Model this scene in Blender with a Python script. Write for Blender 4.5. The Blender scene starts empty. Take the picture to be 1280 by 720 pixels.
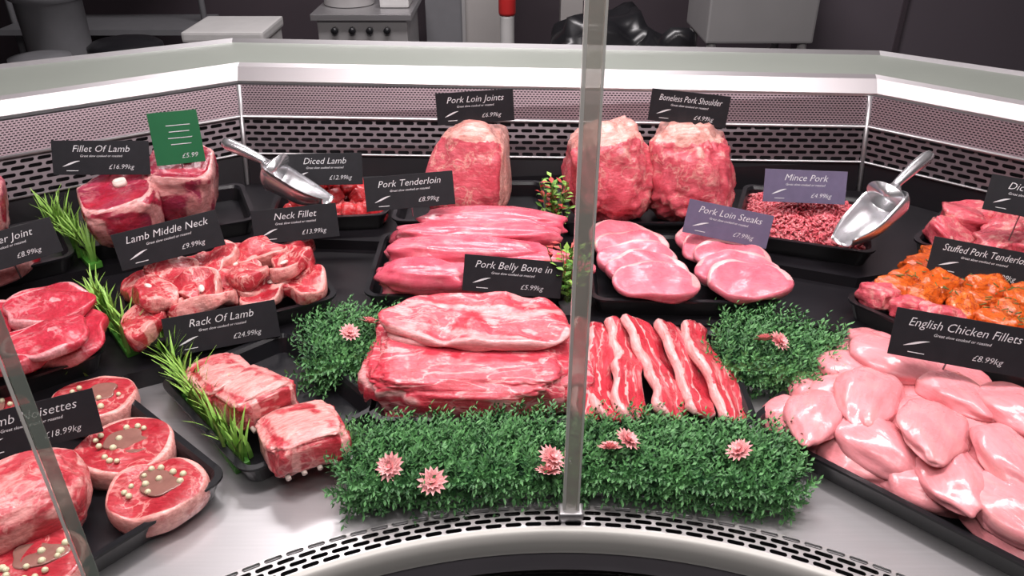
import bpy, bmesh, math, random
from mathutils import Vector, Matrix, noise, Euler
random.seed(7)
R=math.radians
scene=bpy.context.scene
try:
    scene.view_settings.view_transform='Standard'
    scene.view_settings.look='None'
except Exception: pass

# ---------------------------------------------------------------- materials
def new_mat(name):
    m=bpy.data.materials.new(name); m.use_nodes=True
    nt=m.node_tree; nt.nodes.clear()
    out=nt.nodes.new('ShaderNodeOutputMaterial')
    return m,nt,out
def N(nt,t,**k):
    n=nt.nodes.new(t)
    for a,b in k.items(): setattr(n,a,b)
    return n
def math_n(nt,op,a,b=None,c=None):
    n=N(nt,'ShaderNodeMath',operation=op)
    for i,x in enumerate((a,b,c)):
        if x is None: continue
        if isinstance(x,(int,float)): n.inputs[i].default_value=x
        else: nt.links.new(x,n.inputs[i])
    return n.outputs[0]
def c4(c): return (c[0],c[1],c[2],1)
def simple(name,col,rough=.5,metal=0,spec=.5,noise_amt=.12,scale=20,bump=0,coat=0,stretch=None):
    m,nt,out=new_mat(name)
    p=N(nt,'ShaderNodeBsdfPrincipled')
    p.inputs['Roughness'].default_value=rough; p.inputs['Metallic'].default_value=metal
    p.inputs['Specular IOR Level'].default_value=spec
    p.inputs['Coat Weight'].default_value=coat
    tc=N(nt,'ShaderNodeTexCoord'); mp=N(nt,'ShaderNodeMapping')
    if stretch: mp.inputs['Scale'].default_value=stretch
    nt.links.new(tc.outputs['Object'],mp.inputs[0])
    nz=N(nt,'ShaderNodeTexNoise'); nz.inputs['Scale'].default_value=scale; nz.inputs['Detail'].default_value=3
    nt.links.new(mp.outputs[0],nz.inputs['Vector'])
    mx=N(nt,'ShaderNodeMix',data_type='RGBA')
    mx.inputs[6].default_value=c4([x*(1-noise_amt) for x in col]); mx.inputs[7].default_value=c4([min(1,x*(1+noise_amt)) for x in col])
    nt.links.new(nz.outputs['Fac'],mx.inputs[0]); nt.links.new(mx.outputs[2],p.inputs['Base Color'])
    if bump:
        b=N(nt,'ShaderNodeBump'); b.inputs['Strength'].default_value=bump; b.inputs['Distance'].default_value=.002
        nt.links.new(nz.outputs['Fac'],b.inputs['Height']); nt.links.new(b.outputs[0],p.inputs['Normal'])
    nt.links.new(p.outputs[0],out.inputs[0])
    return m
def meat(name,lean1,lean2,fat,marb=.3,mscale=28,mstretch=(1,1,1),rough=.33,edge=.35,bump=.35,coat=.4,fibre=(.3,1,1),fib=.30):
    # slightly richer pigment
    lean1=(lean1[0],lean1[1]*.80,lean1[2]*.88); lean2=(lean2[0],lean2[1]*.80,lean2[2]*.90); fat=(fat[0],fat[1]*.92,fat[2]*.96)
    m,nt,out=new_mat(name)
    p=N(nt,'ShaderNodeBsdfPrincipled')
    p.inputs['Specular IOR Level'].default_value=.35
    p.inputs['Coat Weight'].default_value=coat
    p.inputs['Coat Roughness'].default_value=.11
    p.inputs['Subsurface Weight'].default_value=.10
    p.inputs['Subsurface Radius'].default_value=(.01,.004,.003)
    p.inputs['Subsurface Scale'].default_value=.5
    tc=N(nt,'ShaderNodeTexCoord'); oi=N(nt,'ShaderNodeObjectInfo')
    add=N(nt,'ShaderNodeVectorMath',operation='ADD')
    sc=N(nt,'ShaderNodeVectorMath',operation='SCALE'); sc.inputs['Scale'].default_value=7.0
    comb=N(nt,'ShaderNodeCombineXYZ')
    for i in range(3): nt.links.new(oi.outputs['Random'],comb.inputs[i])
    nt.links.new(comb.outputs[0],sc.inputs[0])
    nt.links.new(tc.outputs['Object'],add.inputs[0]); nt.links.new(sc.outputs[0],add.inputs[1])
    mp=N(nt,'ShaderNodeMapping'); mp.inputs['Scale'].default_value=mstretch
    nt.links.new(add.outputs[0],mp.inputs[0])
    mf=N(nt,'ShaderNodeMapping'); mf.inputs['Scale'].default_value=fibre
    nt.links.new(add.outputs[0],mf.inputs[0])
    def nz(scale,detail,src,dist=0,rough=.55):
        n=N(nt,'ShaderNodeTexNoise'); n.inputs['Scale'].default_value=scale; n.inputs['Detail'].default_value=detail
        n.inputs['Distortion'].default_value=dist; n.inputs['Roughness'].default_value=rough
        nt.links.new(src,n.inputs['Vector']); return n.outputs['Fac']
    n1=nz(45,3,add.outputs[0]); n2=nz(mscale,4,mp.outputs[0],1.2); n3=nz(18,3,add.outputs[0],.6)
    n4=nz(220,4,mf.outputs[0],.4,.65)
    at=N(nt,'ShaderNodeAttribute',attribute_name='fat')
    f=math_n(nt,'ADD',at.outputs['Fac'],math_n(nt,'MULTIPLY',math_n(nt,'SUBTRACT',n1,.5),edge*2))
    mr=N(nt,'ShaderNodeMapRange',interpolation_type='SMOOTHSTEP'); mr.inputs[1].default_value=.38; mr.inputs[2].default_value=.62
    nt.links.new(f,mr.inputs[0])
    rid=math_n(nt,'ABSOLUTE',math_n(nt,'SUBTRACT',n2,.5))
    mr2=N(nt,'ShaderNodeMapRange',interpolation_type='SMOOTHSTEP'); mr2.inputs[1].default_value=.0; mr2.inputs[2].default_value=.05
    mr2.inputs[3].default_value=1; mr2.inputs[4].default_value=0
    nt.links.new(rid,mr2.inputs[0])
    gate=N(nt,'ShaderNodeMapRange'); gate.inputs[1].default_value=.42; gate.inputs[2].default_value=.62
    nt.links.new(n3,gate.inputs[0])
    mm=math_n(nt,'MULTIPLY',math_n(nt,'MULTIPLY',mr2.outputs[0],gate.outputs[0]),marb*2)
    F=math_n(nt,'MINIMUM',math_n(nt,'MAXIMUM',mr.outputs[0],mm),1.0)
    lr=N(nt,'ShaderNodeMapRange'); lr.inputs[1].default_value=.3; lr.inputs[2].default_value=.7
    nt.links.new(n3,lr.inputs[0])
    a=N(nt,'ShaderNodeMix',data_type='RGBA'); a.inputs[6].default_value=c4(lean1); a.inputs[7].default_value=c4(lean2)
    nt.links.new(lr.outputs[0],a.inputs[0])
    fm=N(nt,'ShaderNodeMix',data_type='RGBA'); fm.inputs[6].default_value=c4(fat); fm.inputs[7].default_value=c4([fat[0]*.95,fat[1]*.68,fat[2]*.70])
    nt.links.new(lr.outputs[0],fm.inputs[0])
    b=N(nt,'ShaderNodeMix',data_type='RGBA'); nt.links.new(F,b.inputs[0]); nt.links.new(a.outputs[2],b.inputs[6]); nt.links.new(fm.outputs[2],b.inputs[7])
    fr=N(nt,'ShaderNodeMapRange'); fr.inputs[1].default_value=.32; fr.inputs[2].default_value=.68; fr.inputs[3].default_value=1-fib; fr.inputs[4].default_value=1+fib*.35
    nt.links.new(n4,fr.inputs[0])
    gb=math_n(nt,'POWER',fr.outputs[0],1.6)
    cc=N(nt,'ShaderNodeCombineXYZ'); nt.links.new(fr.outputs[0],cc.inputs[0]); nt.links.new(gb,cc.inputs[1]); nt.links.new(gb,cc.inputs[2])
    mu=N(nt,'ShaderNodeVectorMath',operation='MULTIPLY'); nt.links.new(b.outputs[2],mu.inputs[0]); nt.links.new(cc.outputs[0],mu.inputs[1])
    nt.links.new(mu.outputs[0],p.inputs['Base Color'])
    rr=N(nt,'ShaderNodeMapRange'); rr.inputs[1].default_value=.35; rr.inputs[2].default_value=.65; rr.inputs[3].default_value=rough*.75; rr.inputs[4].default_value=rough*1.5
    nt.links.new(n1,rr.inputs[0]); nt.links.new(rr.outputs[0],p.inputs['Roughness'])
    bp=N(nt,'ShaderNodeBump'); bp.inputs['Strength'].default_value=bump; bp.inputs['Distance'].default_value=.003
    nt.links.new(math_n(nt,'ADD',math_n(nt,'MULTIPLY',n4,.5),math_n(nt,'MULTIPLY',n1,2.0)),bp.inputs['Height']); nt.links.new(bp.outputs[0],p.inputs['Normal'])
    nt.links.new(bp.outputs[0],p.inputs['Coat Normal'])
    nt.links.new(p.outputs[0],out.inputs[0])
    return m
def slots(name,pw,ph,L,rad,col,rough=.35,metal=.85):
    m,nt,out=new_mat(name)
    p=N(nt,'ShaderNodeBsdfPrincipled'); p.inputs['Base Color'].default_value=c4(col); p.inputs['Metallic'].default_value=metal; p.inputs['Roughness'].default_value=rough
    tr=N(nt,'ShaderNodeBsdfTransparent'); mx=N(nt,'ShaderNodeMixShader')
    uv=N(nt,'ShaderNodeUVMap',uv_map='UVMap'); s=N(nt,'ShaderNodeSeparateXYZ'); nt.links.new(uv.outputs[0],s.inputs[0])
    row=math_n(nt,'FLOOR',math_n(nt,'DIVIDE',s.outputs[1],ph))
    odd=math_n(nt,'MULTIPLY',math_n(nt,'FLOORED_MODULO',row,2),.5)
    fx=math_n(nt,'MULTIPLY',math_n(nt,'ABSOLUTE',math_n(nt,'SUBTRACT',math_n(nt,'FRACT',math_n(nt,'ADD',math_n(nt,'DIVIDE',s.outputs[0],pw),odd)),.5)),pw)
    fy=math_n(nt,'MULTIPLY',math_n(nt,'SUBTRACT',math_n(nt,'FRACT',math_n(nt,'DIVIDE',s.outputs[1],ph)),.5),ph)
    ex=math_n(nt,'MAXIMUM',math_n(nt,'SUBTRACT',fx,L/2-rad),0)
    d=math_n(nt,'SQRT',math_n(nt,'ADD',math_n(nt,'MULTIPLY',ex,ex),math_n(nt,'MULTIPLY',fy,fy)))
    hole=math_n(nt,'LESS_THAN',d,rad)
    nt.links.new(hole,mx.inputs[0]); nt.links.new(p.outputs[0],mx.inputs[1]); nt.links.new(tr.outputs[0],mx.inputs[2])
    nt.links.new(mx.outputs[0],out.inputs[0]); return m
def translucent(name,col,t,rough=.08,diff=None):
    m,nt,out=new_mat(name)
    tr=N(nt,'ShaderNodeBsdfTransparent'); tr.inputs[0].default_value=c4(col)
    mx=N(nt,'ShaderNodeMixShader'); mx.inputs[0].default_value=t
    if diff:
        g=N(nt,'ShaderNodeBsdfPrincipled'); g.inputs['Base Color'].default_value=c4(diff); g.inputs['Roughness'].default_value=rough
    else:
        g=N(nt,'ShaderNodeBsdfGlossy'); g.inputs['Roughness'].default_value=rough
    nt.links.new(tr.outputs[0],mx.inputs[1]); nt.links.new(g.outputs[0],mx.inputs[2]); nt.links.new(mx.outputs[0],out.inputs[0]); return m

M={}
M['steel']=simple('brushed_steel',(.48,.47,.48),.38,.8,noise_amt=.08,scale=8,stretch=(1,30,30))
M['ledge']=simple('ledge_steel',(.34,.37,.33),.45,.35,noise_amt=.08,scale=6)
M['fascia']=simple('fascia_steel',(.42,.40,.41),.40,.6,noise_amt=.05,scale=6)
M['cream']=simple('nosing_steel',(.52,.51,.48),.38,.3,noise_amt=.04,scale=5)
M['black']=simple('black_plastic',(.009,.009,.011),.28,0,.4,noise_amt=.2,scale=30)
M['tier']=simple('black_acrylic',(.010,.009,.011),.32,0,.35,noise_amt=.2,scale=12)
M['dark']=simple('dark_void',(.01,.009,.011),.8,0,.2)
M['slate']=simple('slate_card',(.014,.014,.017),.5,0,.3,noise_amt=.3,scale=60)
M['slateglare']=simple('slate_card_glare',(.13,.11,.18),.3,0,.6,noise_amt=.15,scale=60)  # reflected glare painted in as a paler violet card colour
M['green_card']=simple('green_card',(.012,.12,.045),.5)
M['chalk']=simple('chalk_white',(.62,.62,.64),.7)
M['alu']=simple('cast_aluminium',(.80,.80,.82),.27,.9,noise_amt=.06,scale=30)
M['pin']=simple('clear_pin',(.5,.5,.52),.2,.6)
M['slotF']=slots('slotted_rail',.0250,.0088,.0205,.0031,(.58,.56,.56))
M['perf']=slots('perforated_panel',.0075,.0048,.0052,.00110,(.36,.27,.30),.42,.5)
M['louvre']=slots('louvre_panel',.030,.0125,.024,.0036,(.20,.165,.18),.42,.6)
M['glass']=translucent('counter_glass',(.97,.98,.97),.03,.02)
M['joint']=translucent('glass_joint_seal',(.88,.87,.84),.55,.25,(.60,.58,.53))
M['jointE']=translucent('glass_polished_edge',(.9,.9,.88),.8,.2,(.80,.79,.75))
M['jointL']=translucent('glass_edge',(.7,.75,.7),.5,.2,(.36,.40,.36))

M['lamb']=meat('lamb_lean',(.40,.016,.030),(.52,.05,.07),(.78,.45,.42),.35,30)
M['lambjoint']=meat('lamb_joint',(.42,.022,.045),(.30,.05,.10),(.74,.46,.42),.30,20)
M['lambneck']=meat('lamb_neck',(.42,.020,.035),(.55,.07,.08),(.78,.44,.38),.65,34,edge=.55,bump=.6)
M['steak_l']=meat('lamb_steak',(.48,.026,.050),(.58,.07,.10),(.76,.42,.42),.40,24,fibre=(1,.4,1))
M['diced']=meat('diced_lamb',(.50,.022,.030),(.62,.05,.05),(.75,.36,.34),.3,60)
M['pork']=meat('pork_loin',(.66,.17,.22),(.74,.25,.29),(.84,.52,.50),.12,16,rough=.28,bump=.25,fib=.12)
M['tend']=meat('pork_tenderloin',(.64,.10,.15),(.75,.22,.26),(.82,.47,.46),.34,14,(.35,1.4,1.4),rough=.26,bump=.22,fibre=(.15,1,1),fib=.14)
M['porkj']=meat('pork_joint',(.58,.08,.11),(.72,.19,.21),(.80,.52,.43),.50,26,edge=.45,bump=.6)
M['belly']=meat('pork_belly',(.56,.040,.065),(.70,.12,.15),(.84,.52,.50),.75,24,(.5,1.3,2.2),edge=.30,bump=.5,fibre=(.2,1,1))
M['strip']=meat('belly_strip',(.56,.04,.06),(.66,.10,.12),(.84,.55,.51),.40,26,(2.0,.35,1),edge=.34,bump=.45,fibre=(1,.15,1))
M['rack']=meat('rack_of_lamb',(.46,.035,.05),(.62,.12,.13),(.80,.47,.42),.5,24,edge=.45,bump=.6)
M['chick']=meat('chicken_fillet',(.74,.31,.31),(.79,.38,.37),(.84,.55,.48),.18,10,(.4,1,1),rough=.28,bump=.18,edge=.15,coat=.5,fibre=(.12,1,1),fib=.10)
M['mince']=meat('pork_mince',(.62,.11,.13),(.74,.20,.22),(.82,.44,.42),.5,60,rough=.4)
M['marin']=meat('marinated_chicken',(.62,.11,.012),(.74,.20,.02),(.34,.05,.010),.5,50,rough=.2,bump=.9,coat=.8)
M['noiset']=meat('lamb_noisette',(.38,.022,.035),(.50,.06,.07),(.80,.50,.43),.40,30,edge=.25)
M['jelly']=simple('stuffing_paste',(.24,.11,.09),.25,noise_amt=.3,scale=60,bump=.5,coat=.5)
M['garlic']=simple('pale_stuffing_ball',(.60,.57,.38),.4,noise_amt=.1)
M['herb']=simple('herb_fleck',(.10,.14,.03),.6)
M['bone']=simple('bone',(.76,.60,.54),.5)
def leafmat(name,a,b):
    m,nt,out=new_mat(name); p=N(nt,'ShaderNodeBsdfPrincipled'); p.inputs['Roughness'].default_value=.5
    at=N(nt,'ShaderNodeAttribute',attribute_name='fat'); mx=N(nt,'ShaderNodeMix',data_type='RGBA')
    mx.inputs[6].default_value=c4(a); mx.inputs[7].default_value=c4(b); nt.links.new(at.outputs['Fac'],mx.inputs[0])
    nt.links.new(mx.outputs[2],p.inputs['Base Color']); nt.links.new(p.outputs[0],out.inputs[0]); return m
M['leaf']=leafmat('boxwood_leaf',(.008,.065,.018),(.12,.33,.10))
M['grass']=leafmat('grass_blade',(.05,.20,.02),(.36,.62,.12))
M['redleaf']=leafmat('red_leaf',(.40,.03,.03),(.65,.1,.08))
M['petal']=leafmat('pink_petal',(.72,.24,.26),(.86,.46,.45))

# ---------------------------------------------------------------- mesh helpers
def link(o,parent=None):
    scene.collection.objects.link(o)
    if parent is not None: o.parent=parent
    return o
def mesh_obj(name,verts,faces,mat,fat=None,parent=None,smooth=True,uv=None):
    me=bpy.data.meshes.new(name); me.from_pydata([tuple(v) for v in verts],[],faces); 
    me.materials.append(mat)
    if fat is not None:
        a=me.attributes.new('fat','FLOAT','POINT'); a.data.foreach_set('value',[float(x) for x in fat])
    if uv is not None:
        l=me.uv_layers.new(name='UVMap')
        for lp in me.loops: l.data[lp.index].uv=uv[lp.vertex_index]
    if smooth: me.polygons.foreach_set('use_smooth',[True]*len(me.polygons))
    me.update()
    o=bpy.data.objects.new(name,me); return link(o,parent)
def empty(name,loc=(0,0,0)):
    o=bpy.data.objects.new(name,None); o.empty_display_size=.05; o.location=loc; return link(o)
def place(o,loc,rot=(0,0,0)):
    o.location=loc; o.rotation_euler=Euler([R(a) for a in rot]); return o
class MB:
    def __init__(s): s.v=[];s.f=[];s.a=[]
    def add(s,v,f,a=None,mtx=None):
        b=len(s.v); 
        if mtx is not None: v=[mtx@Vector(x) for x in v]
        s.v+=[Vector(x) for x in v]; s.f+=[tuple(i+b for i in q) for q in f]; s.a+=(a if a is not None else [0]*len(v))
    def obj(s,name,mat,parent=None,smooth=True): return mesh_obj(name,s.v,s.f,mat,s.a,parent,smooth)
def TRS(loc,rot=(0,0,0),sc=(1,1,1)):
    return Matrix.Translation(loc)@Euler([R(a) for a in rot]).to_matrix().to_4x4()@Matrix.Diagonal((*sc,1))
def box(sx,sy,sz,bev=.0):
    bm=bmesh.new(); bmesh.ops.create_cube(bm,size=1)
    for v in bm.verts: v.co=Vector((v.co.x*sx,v.co.y*sy,v.co.z*sz))
    if bev>0: bmesh.ops.bevel(bm,geom=bm.edges[:],offset=bev,segments=2,affect='EDGES',profile=.7)
    v=[x.co.copy() for x in bm.verts]; bm.verts.index_update(); f=[tuple(a.index for a in q.verts) for q in bm.faces]; bm.free(); return v,f
_ico={}
def ico(n):
    if n not in _ico:
        bm=bmesh.new(); bmesh.ops.create_icosphere(bm,subdivisions=n,radius=1)
        _ico[n]=([x.co.copy() for x in bm.verts],[tuple(a.index for a in q.verts) for q in bm.faces]); bm.free()
    return _ico[n]
def spow(x,p): return math.copysign(abs(x)**p,x)
def blob(sx,sy,sz,seed,amp=.08,freq=1.6,p=.8,fn=None,fatfn=None,n=4,fine=.0):
    V,F=ico(n); out=[];fat=[]; off=Vector((seed*3.1,seed*1.7,seed*.9))
    for v in V:
        q=Vector((spow(v.x,p),spow(v.y,p),spow(v.z,p)))
        if fn: q=fn(q)
        d=noise.noise(v*freq+off)*amp*2+ (noise.noise(v*freq*4+off)*fine*2 if fine else 0)
        q=q*(1+d)
        fat.append(fatfn(v,q) if fatfn else 0)
        out.append(Vector((q.x*sx,q.y*sy,q.z*sz)))
    return out,F,fat
def slab(rx,ry,h,seed,irr=.10,fatc=90,fatspan=110,fatw=.16,seg=64,amp=.0025,sq=1.0,shape=None,dome=0,sidefat=.8,topfat=None):
    rnd=random.Random(seed); ph=[rnd.uniform(0,6.28) for _ in range(4)]
    prof=[(.0,0),(.5,0),(.88,0),(.97,.12),(1.0,.35),(1.0,.7),(.975,.92),(.94,1),(.89,1),(.84,1),(.78,1),(.68,1),(.55,1),(.4,1),(.22,1)]
    V=[];A=[];F=[];off=Vector((seed*2.3,seed*.7,0))
    for j,(s,z) in enumerate(prof):
        for i in range(seg):
            t=2*math.pi*i/seg
            r=1+irr*(.6*math.sin(2*t+ph[0])+.45*math.sin(3*t+ph[1])+.22*math.sin(5*t+ph[2]))
            if shape: r*=shape(t)
            cx=spow(math.cos(t),sq);cy=spow(math.sin(t),sq)
            x=rx*cx*r*s;y=ry*cy*r*s
            dz=noise.noise(Vector((x*25,y*25,z))+off)*amp*2 + dome*(1-s*s)*z
            V.append(Vector((x,y,z*h+dz)))
            da=abs((math.degrees(t)-fatc+180)%360-180)
            ff=max(0,min(1,(fatspan-da)/25+.5))
            w=fatw*(1+.5*math.sin(3*t+ph[3]))
            inn=max(0,min(1,(s-(1-w))/.05+.5))
            a=ff*inn if z>.95 or z==0 else ff*sidefat
            if topfat: a=max(a,topfat(x/rx,y/ry,z))
            A.append(a)
    n=len(prof)
    for j in range(n-1):
        for i in range(seg):
            k=(i+1)%seg
            F.append((j*seg+i,j*seg+k,(j+1)*seg+k,(j+1)*seg+i))
    V.append(Vector((0,0,h+dome)));A.append(topfat(0,0,1) if topfat else 0);c=len(V)-1
    for i in range(seg): F.append(((n-1)*seg+i,(n-1)*seg+(i+1)%seg,c))
    return V,F,A
def meatpiece(name,data,mat,loc,rot=(0,0,0),parent=None):
    o=mesh_obj(name,data[0],data[1],mat,data[2],parent); return place(o,loc,rot)
def rrect(w,d,r,n=6):
    pts=[]
    for cx,cy,a0 in ((w/2-r,d/2-r,0),(-w/2+r,d/2-r,90),(-w/2+r,-d/2+r,180),(w/2-r,-d/2+r,270)):
        for i in range(n+1):
            a=R(a0+90*i/n); pts.append((cx+r*math.cos(a),cy+r*math.sin(a)))
    return pts
def loft(rings,cap0=True,cap1=True):
    V=[];F=[];n=len(rings[0])
    for r in rings: V+=r
    for j in range(len(rings)-1):
        for i in range(n):
            k=(i+1)%n; F.append((j*n+i,j*n+k,(j+1)*n+k,(j+1)*n+i))
    if cap0: F.append(tuple(range(n-1,-1,-1)))
    if cap1: F.append(tuple(range((len(rings)-1)*n,len(rings)*n)))
    return V,F
def tray(w,d,loc,rot,h=.035,name='meat_tray'):
    def ring(a,z,r): return [(x,y,z) for x,y in rrect(w-2*a,d-2*a,r)]
    v,f=loft([ring(.014,0,.016),ring(.003,h*.9,.022),ring(0,h*.9,.024),ring(0,h,.024),ring(.008,h,.02),ring(.012,h*.85,.018),ring(.018,.006,.014)])
    o=mesh_obj(name,v,f,M['black'],smooth=False); return place(o,loc,(0,0,rot))
def tube(pts,rad,n=8):
    V=[];F=[];pts=[Vector(p) for p in pts]
    for i,p in enumerate(pts):
        d=(pts[min(i+1,len(pts)-1)]-pts[max(i-1,0)]).normalized()
        a=d.cross(Vector((0,0,1))); 
        if a.length<.05: a=d.cross(Vector((1,0,0)))
        a.normalize(); b=d.cross(a)
        r=rad[i] if isinstance(rad,(list,tuple)) else rad
        for k in range(n):
            t=2*math.pi*k/n; V.append(p+a*math.cos(t)*r+b*math.sin(t)*r)
    for j in range(len(pts)-1):
        for i in range(n):
            k=(i+1)%n; F.append((j*n+i,j*n+k,(j+1)*n+k,(j+1)*n+i))
    F.append(tuple(range(n-1,-1,-1)));F.append(tuple(range((len(pts)-1)*n,len(pts)*n)))
    return V,F
def ruled(name,A,B,mat,parent=None,v0=0):
    V=[];F=[];U=[];u=0
    for i in range(len(A)):
        a=Vector(A[i]);b=Vector(B[i])
        if i: u+=(b-Vector(B[i-1])).length
        V+=[a,b]; U+=[(u,v0),(u,v0+(b-a).length)]
    for i in range(len(A)-1): F.append((2*i,2*i+2,2*i+3,2*i+1))
    return mesh_obj(name,V,F,mat,None,parent,False,U)
def prism(name,poly,z0,z1,mat,parent=None):
    n=len(poly); V=[(x,y,z0) for x,y in poly]+[(x,y,z1) for x,y in poly]
    F=[tuple(range(n,2*n)),tuple(range(n-1,-1,-1))]+[(i,(i+1)%n,n+(i+1)%n,n+i) for i in range(n)]
    return mesh_obj(name,V,F,mat,None,parent,False)

# ---------------------------------------------------------------- display case
case=empty('meat_display_counter')
CX,CY=.06,-.01
def arc(r,z,a0=-80,a1=80,n=80): return [(CX+r*math.sin(R(a0+(a1-a0)*i/n)),CY+r*math.cos(R(a0+(a1-a0)*i/n)),z) for i in range(n+1)]
ruled('deck',arc(.73,.80),arc(1.4,.80),M['steel'],case)
ruled('slotted_front_rail',arc(.698,.803),arc(.733,.803),M['slotF'],case)
ruled('rail_back_lip',arc(.733,.803),arc(.734,.797),M['steel'],case)
ruled('rail_channel',arc(.66,.772),arc(.76,.772),M['dark'],case)
prof=[(.698,.803),(.694,.8015),(.690,.797),(.687,.788),(.6855,.776),(.685,.764),(.680,.759),(.668,.757)]
V=[];F=[]
for r,z in prof: V+=arc(r,z)
n=81
for j in range(len(prof)-1):
    for i in range(n-1): F.append((j*n+i,(j+1)*n+i,(j+1)*n+i+1,j*n+i+1))
mesh_obj('front_nosing',V,F,M['cream'],None,case)
ruled('lower_front_panel',arc(.672,.10),arc(.672,.758),M['dark'],case)
v,f=tube(arc(.655,.735),.007); mesh_obj('bumper_rail',v,f,M['steel'],None,case)
v,f=tube(arc(.69,.08),.03); mesh_obj('kick_plinth',v,f,M['dark'],None,case)
wb=[(-1.45,1.06,.84),(-.58,1.635,.84),(.748,1.60,.84),(1.36,1.06,.84)]
wt=[(-1.43,1.17,1.045),(-.591,1.722,1.045),(.743,1.640,1.045),(1.36,1.10,1.045)]
def lerp(A,B,t,off=0): return [tuple(Vector(a).lerp(Vector(b),t)+Vector((0,off,0))) for a,b in zip(A,B)]
ruled('rear_lower_panel',wb,lerp(wb,wt,.34),M['tier'],case)
ruled('rear_louvre_panel',lerp(wb,wt,.34),lerp(wb,wt,.70),M['louvre'],case)
ruled('rear_perforated_panel',lerp(wb,wt,.70),wt,M['perf'],case)
ruled('rear_plenum',lerp(wb,wt,0,.05),lerp(wb,wt,1,.05),M['dark'],case)
for t,w in ((.70,.004),(.345,.003)):
    A=lerp(wb,wt,t,-.004); v,f=tube(A,w,6); mesh_obj('panel_lip',v,f,M['steel'],None,case)
for i in (1,2):
    v,f=tube([Vector(wb[i])+Vector((0,-.004,0)),Vector(wt[i])+Vector((0,-.004,0))],.005,8); mesh_obj('corner_trim',v,f,M['steel'],None,case)
lf=[(-1.46,1.20,1.082),(-.598,1.765,1.082),(.757,1.667,1.082),(1.40,1.09,1.082)]
lf2=[(x,y-.012,1.076) for x,y,z in lf]; lf3=[(x,y-.03,1.05) for x,y,z in lf]; lf4=[(x,y-.03,1.044) for x,y,z in lf]
lb=[(-1.60,1.42,1.082),(-.67,1.951,1.082),(.832,1.828,1.082),(1.55,1.26,1.082)]
ruled('rear_ledge_top',lf,lb,M['ledge'],case)
ruled('ledge_nosing_upper',lf2,lf,M['fascia'],case)
ruled('ledge_nosing',lf3,lf2,M['fascia'],case)
ruled('ledge_nosing_lower',lf4,lf3,M['steel'],case)
ruled('ledge_underside',[(x,y+.0,z) for x,y,z in wt],lf4,M['dark'],case)
ruled('rear_body',[(x,y,0) for x,y,z in lb],lb,M['steel'],case)
ruled('ledge_back_lip',lb,[(x,y+.01,1.09) for x,y,z in lb],M['steel'],case)
mid=[(-1.25,.45),(-.82,.762),(-.567,.958),(-.275,1.108),(.46,1.088),(.50,1.09),(.70,.855),(.98,.48)]
prism('middle_tier',mid+[(1.30,1.0),(.74,1.58),(-.57,1.62),(-1.40,1.05)],.795,.83,M['tier'],case)
bk=[(-1.35,.82),(-.97,1.10),(-.77,1.235),(-.48,1.372),(-.23,1.352),(.40,1.342),(.415,1.285),(.60,1.212),(.72,1.245),(.95,1.06),(1.2,.82)]
prism('rear_tier',bk+[(1.33,1.05),(.745,1.597),(-.577,1.632),(-1.43,1.07)],.82,.85,M['tier'],case)
glass=empty('curved_glass_screen')
for a0,a1 in ((-80,-41),(-40.4,.3),(1.5,41),(41.6,80)):
    ruled('glass_pane',arc(.713,.804,a0,a1,30),arc(.713,1.62,a0,a1,30),M['glass'],glass)
def seal(a,w,mat,d=.006,r=.713):
    v,f=box(w,d,.816,.001 if w>.004 else 0); o=mesh_obj('glass_seal',v,f,mat,None,glass,False)
    place(o,(CX+r*math.sin(R(a)),CY+r*math.cos(R(a)),.804+.408),(0,0,-a))
seal(.9,.014,M['joint']); seal(.22,.0035,M['jointE'],.008); seal(1.58,.0025,M['jointE'],.008)
seal(-40.7,.011,M['jointL']); seal(-41.3,.0025,M['jointE'],.008); seal(41.3,.014,M['joint'])
v,f=box(.03,.02,.014,.003); o=mesh_obj('glass_clamp',v,f,M['steel'],None,glass); place(o,(CX+.011,CY+.713,.81))

# ---------------------------------------------------------------- trays
T=[(.53,.24,(.07,.962,.80),-1),(.34,.24,(-.075,1.245,.83),0),(.31,.25,(.287,1.232,.83),-2),
(.30,.20,(-.08,1.47,.85),0),(.32,.20,(.25,1.46,.85),-1),(.23,.20,(-.362,1.485,.85),6),
(.25,.25,(.560,1.395,.85),-20),(.31,.22,(.905,1.267,.85),-42),(.34,.26,(.745,1.068,.83),-51),
(.46,.32,(.590,.793,.80),-45),(.32,.22,(-.474,1.146,.83),28),(.21,.27,(-.345,.91,.80),43),
(.36,.30,(-.579,.700,.80),50),(.30,.24,(-.783,.97,.83),37),(.31,.20,(-.665,1.408,.85),24),(.27,.2,(-.925,1.24,.85),34)]
for w,d,l,r in T: tray(w,d,l,r)

# ---------------------------------------------------------------- pork belly
g=empty('pork_belly_joint')
def ribfat(v,q):
    s=.5+.5*math.sin(q.z*8+q.x*1.5+noise.noise(v*3)*2.5)
    r=.5+.5*math.sin(q.x*16+q.y*5+noise.noise(v*2)*2)
    if v.z>.35: return .12+.42*r*(.6+.6*noise.noise(v*2.5))
    return .08+.60*s
meatpiece('lower_slab',blob(.147,.094,.037,3,.05,2.2,.42,fatfn=ribfat,n=5,fine=.025),M['belly'],(-.065,.966,.844),(4,0,-1),g)
meatpiece('lower_slab_end',blob(.045,.08,.030,9,.06,2.2,.5,fatfn=ribfat,n=4,fine=.02),M['belly'],(.072,.965,.838),(4,0,3),g)
def bf1(x,y,z):
    if z<.95: return .75 if z<.5 else .35
    n_=noise.noise(Vector((x*2.2,y*2.5,1.3)))
    s=.5+.5*math.sin(y*7+math.sin(x*2.6)*1.3+n_*2.2)
    return .02+.56*s
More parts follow.
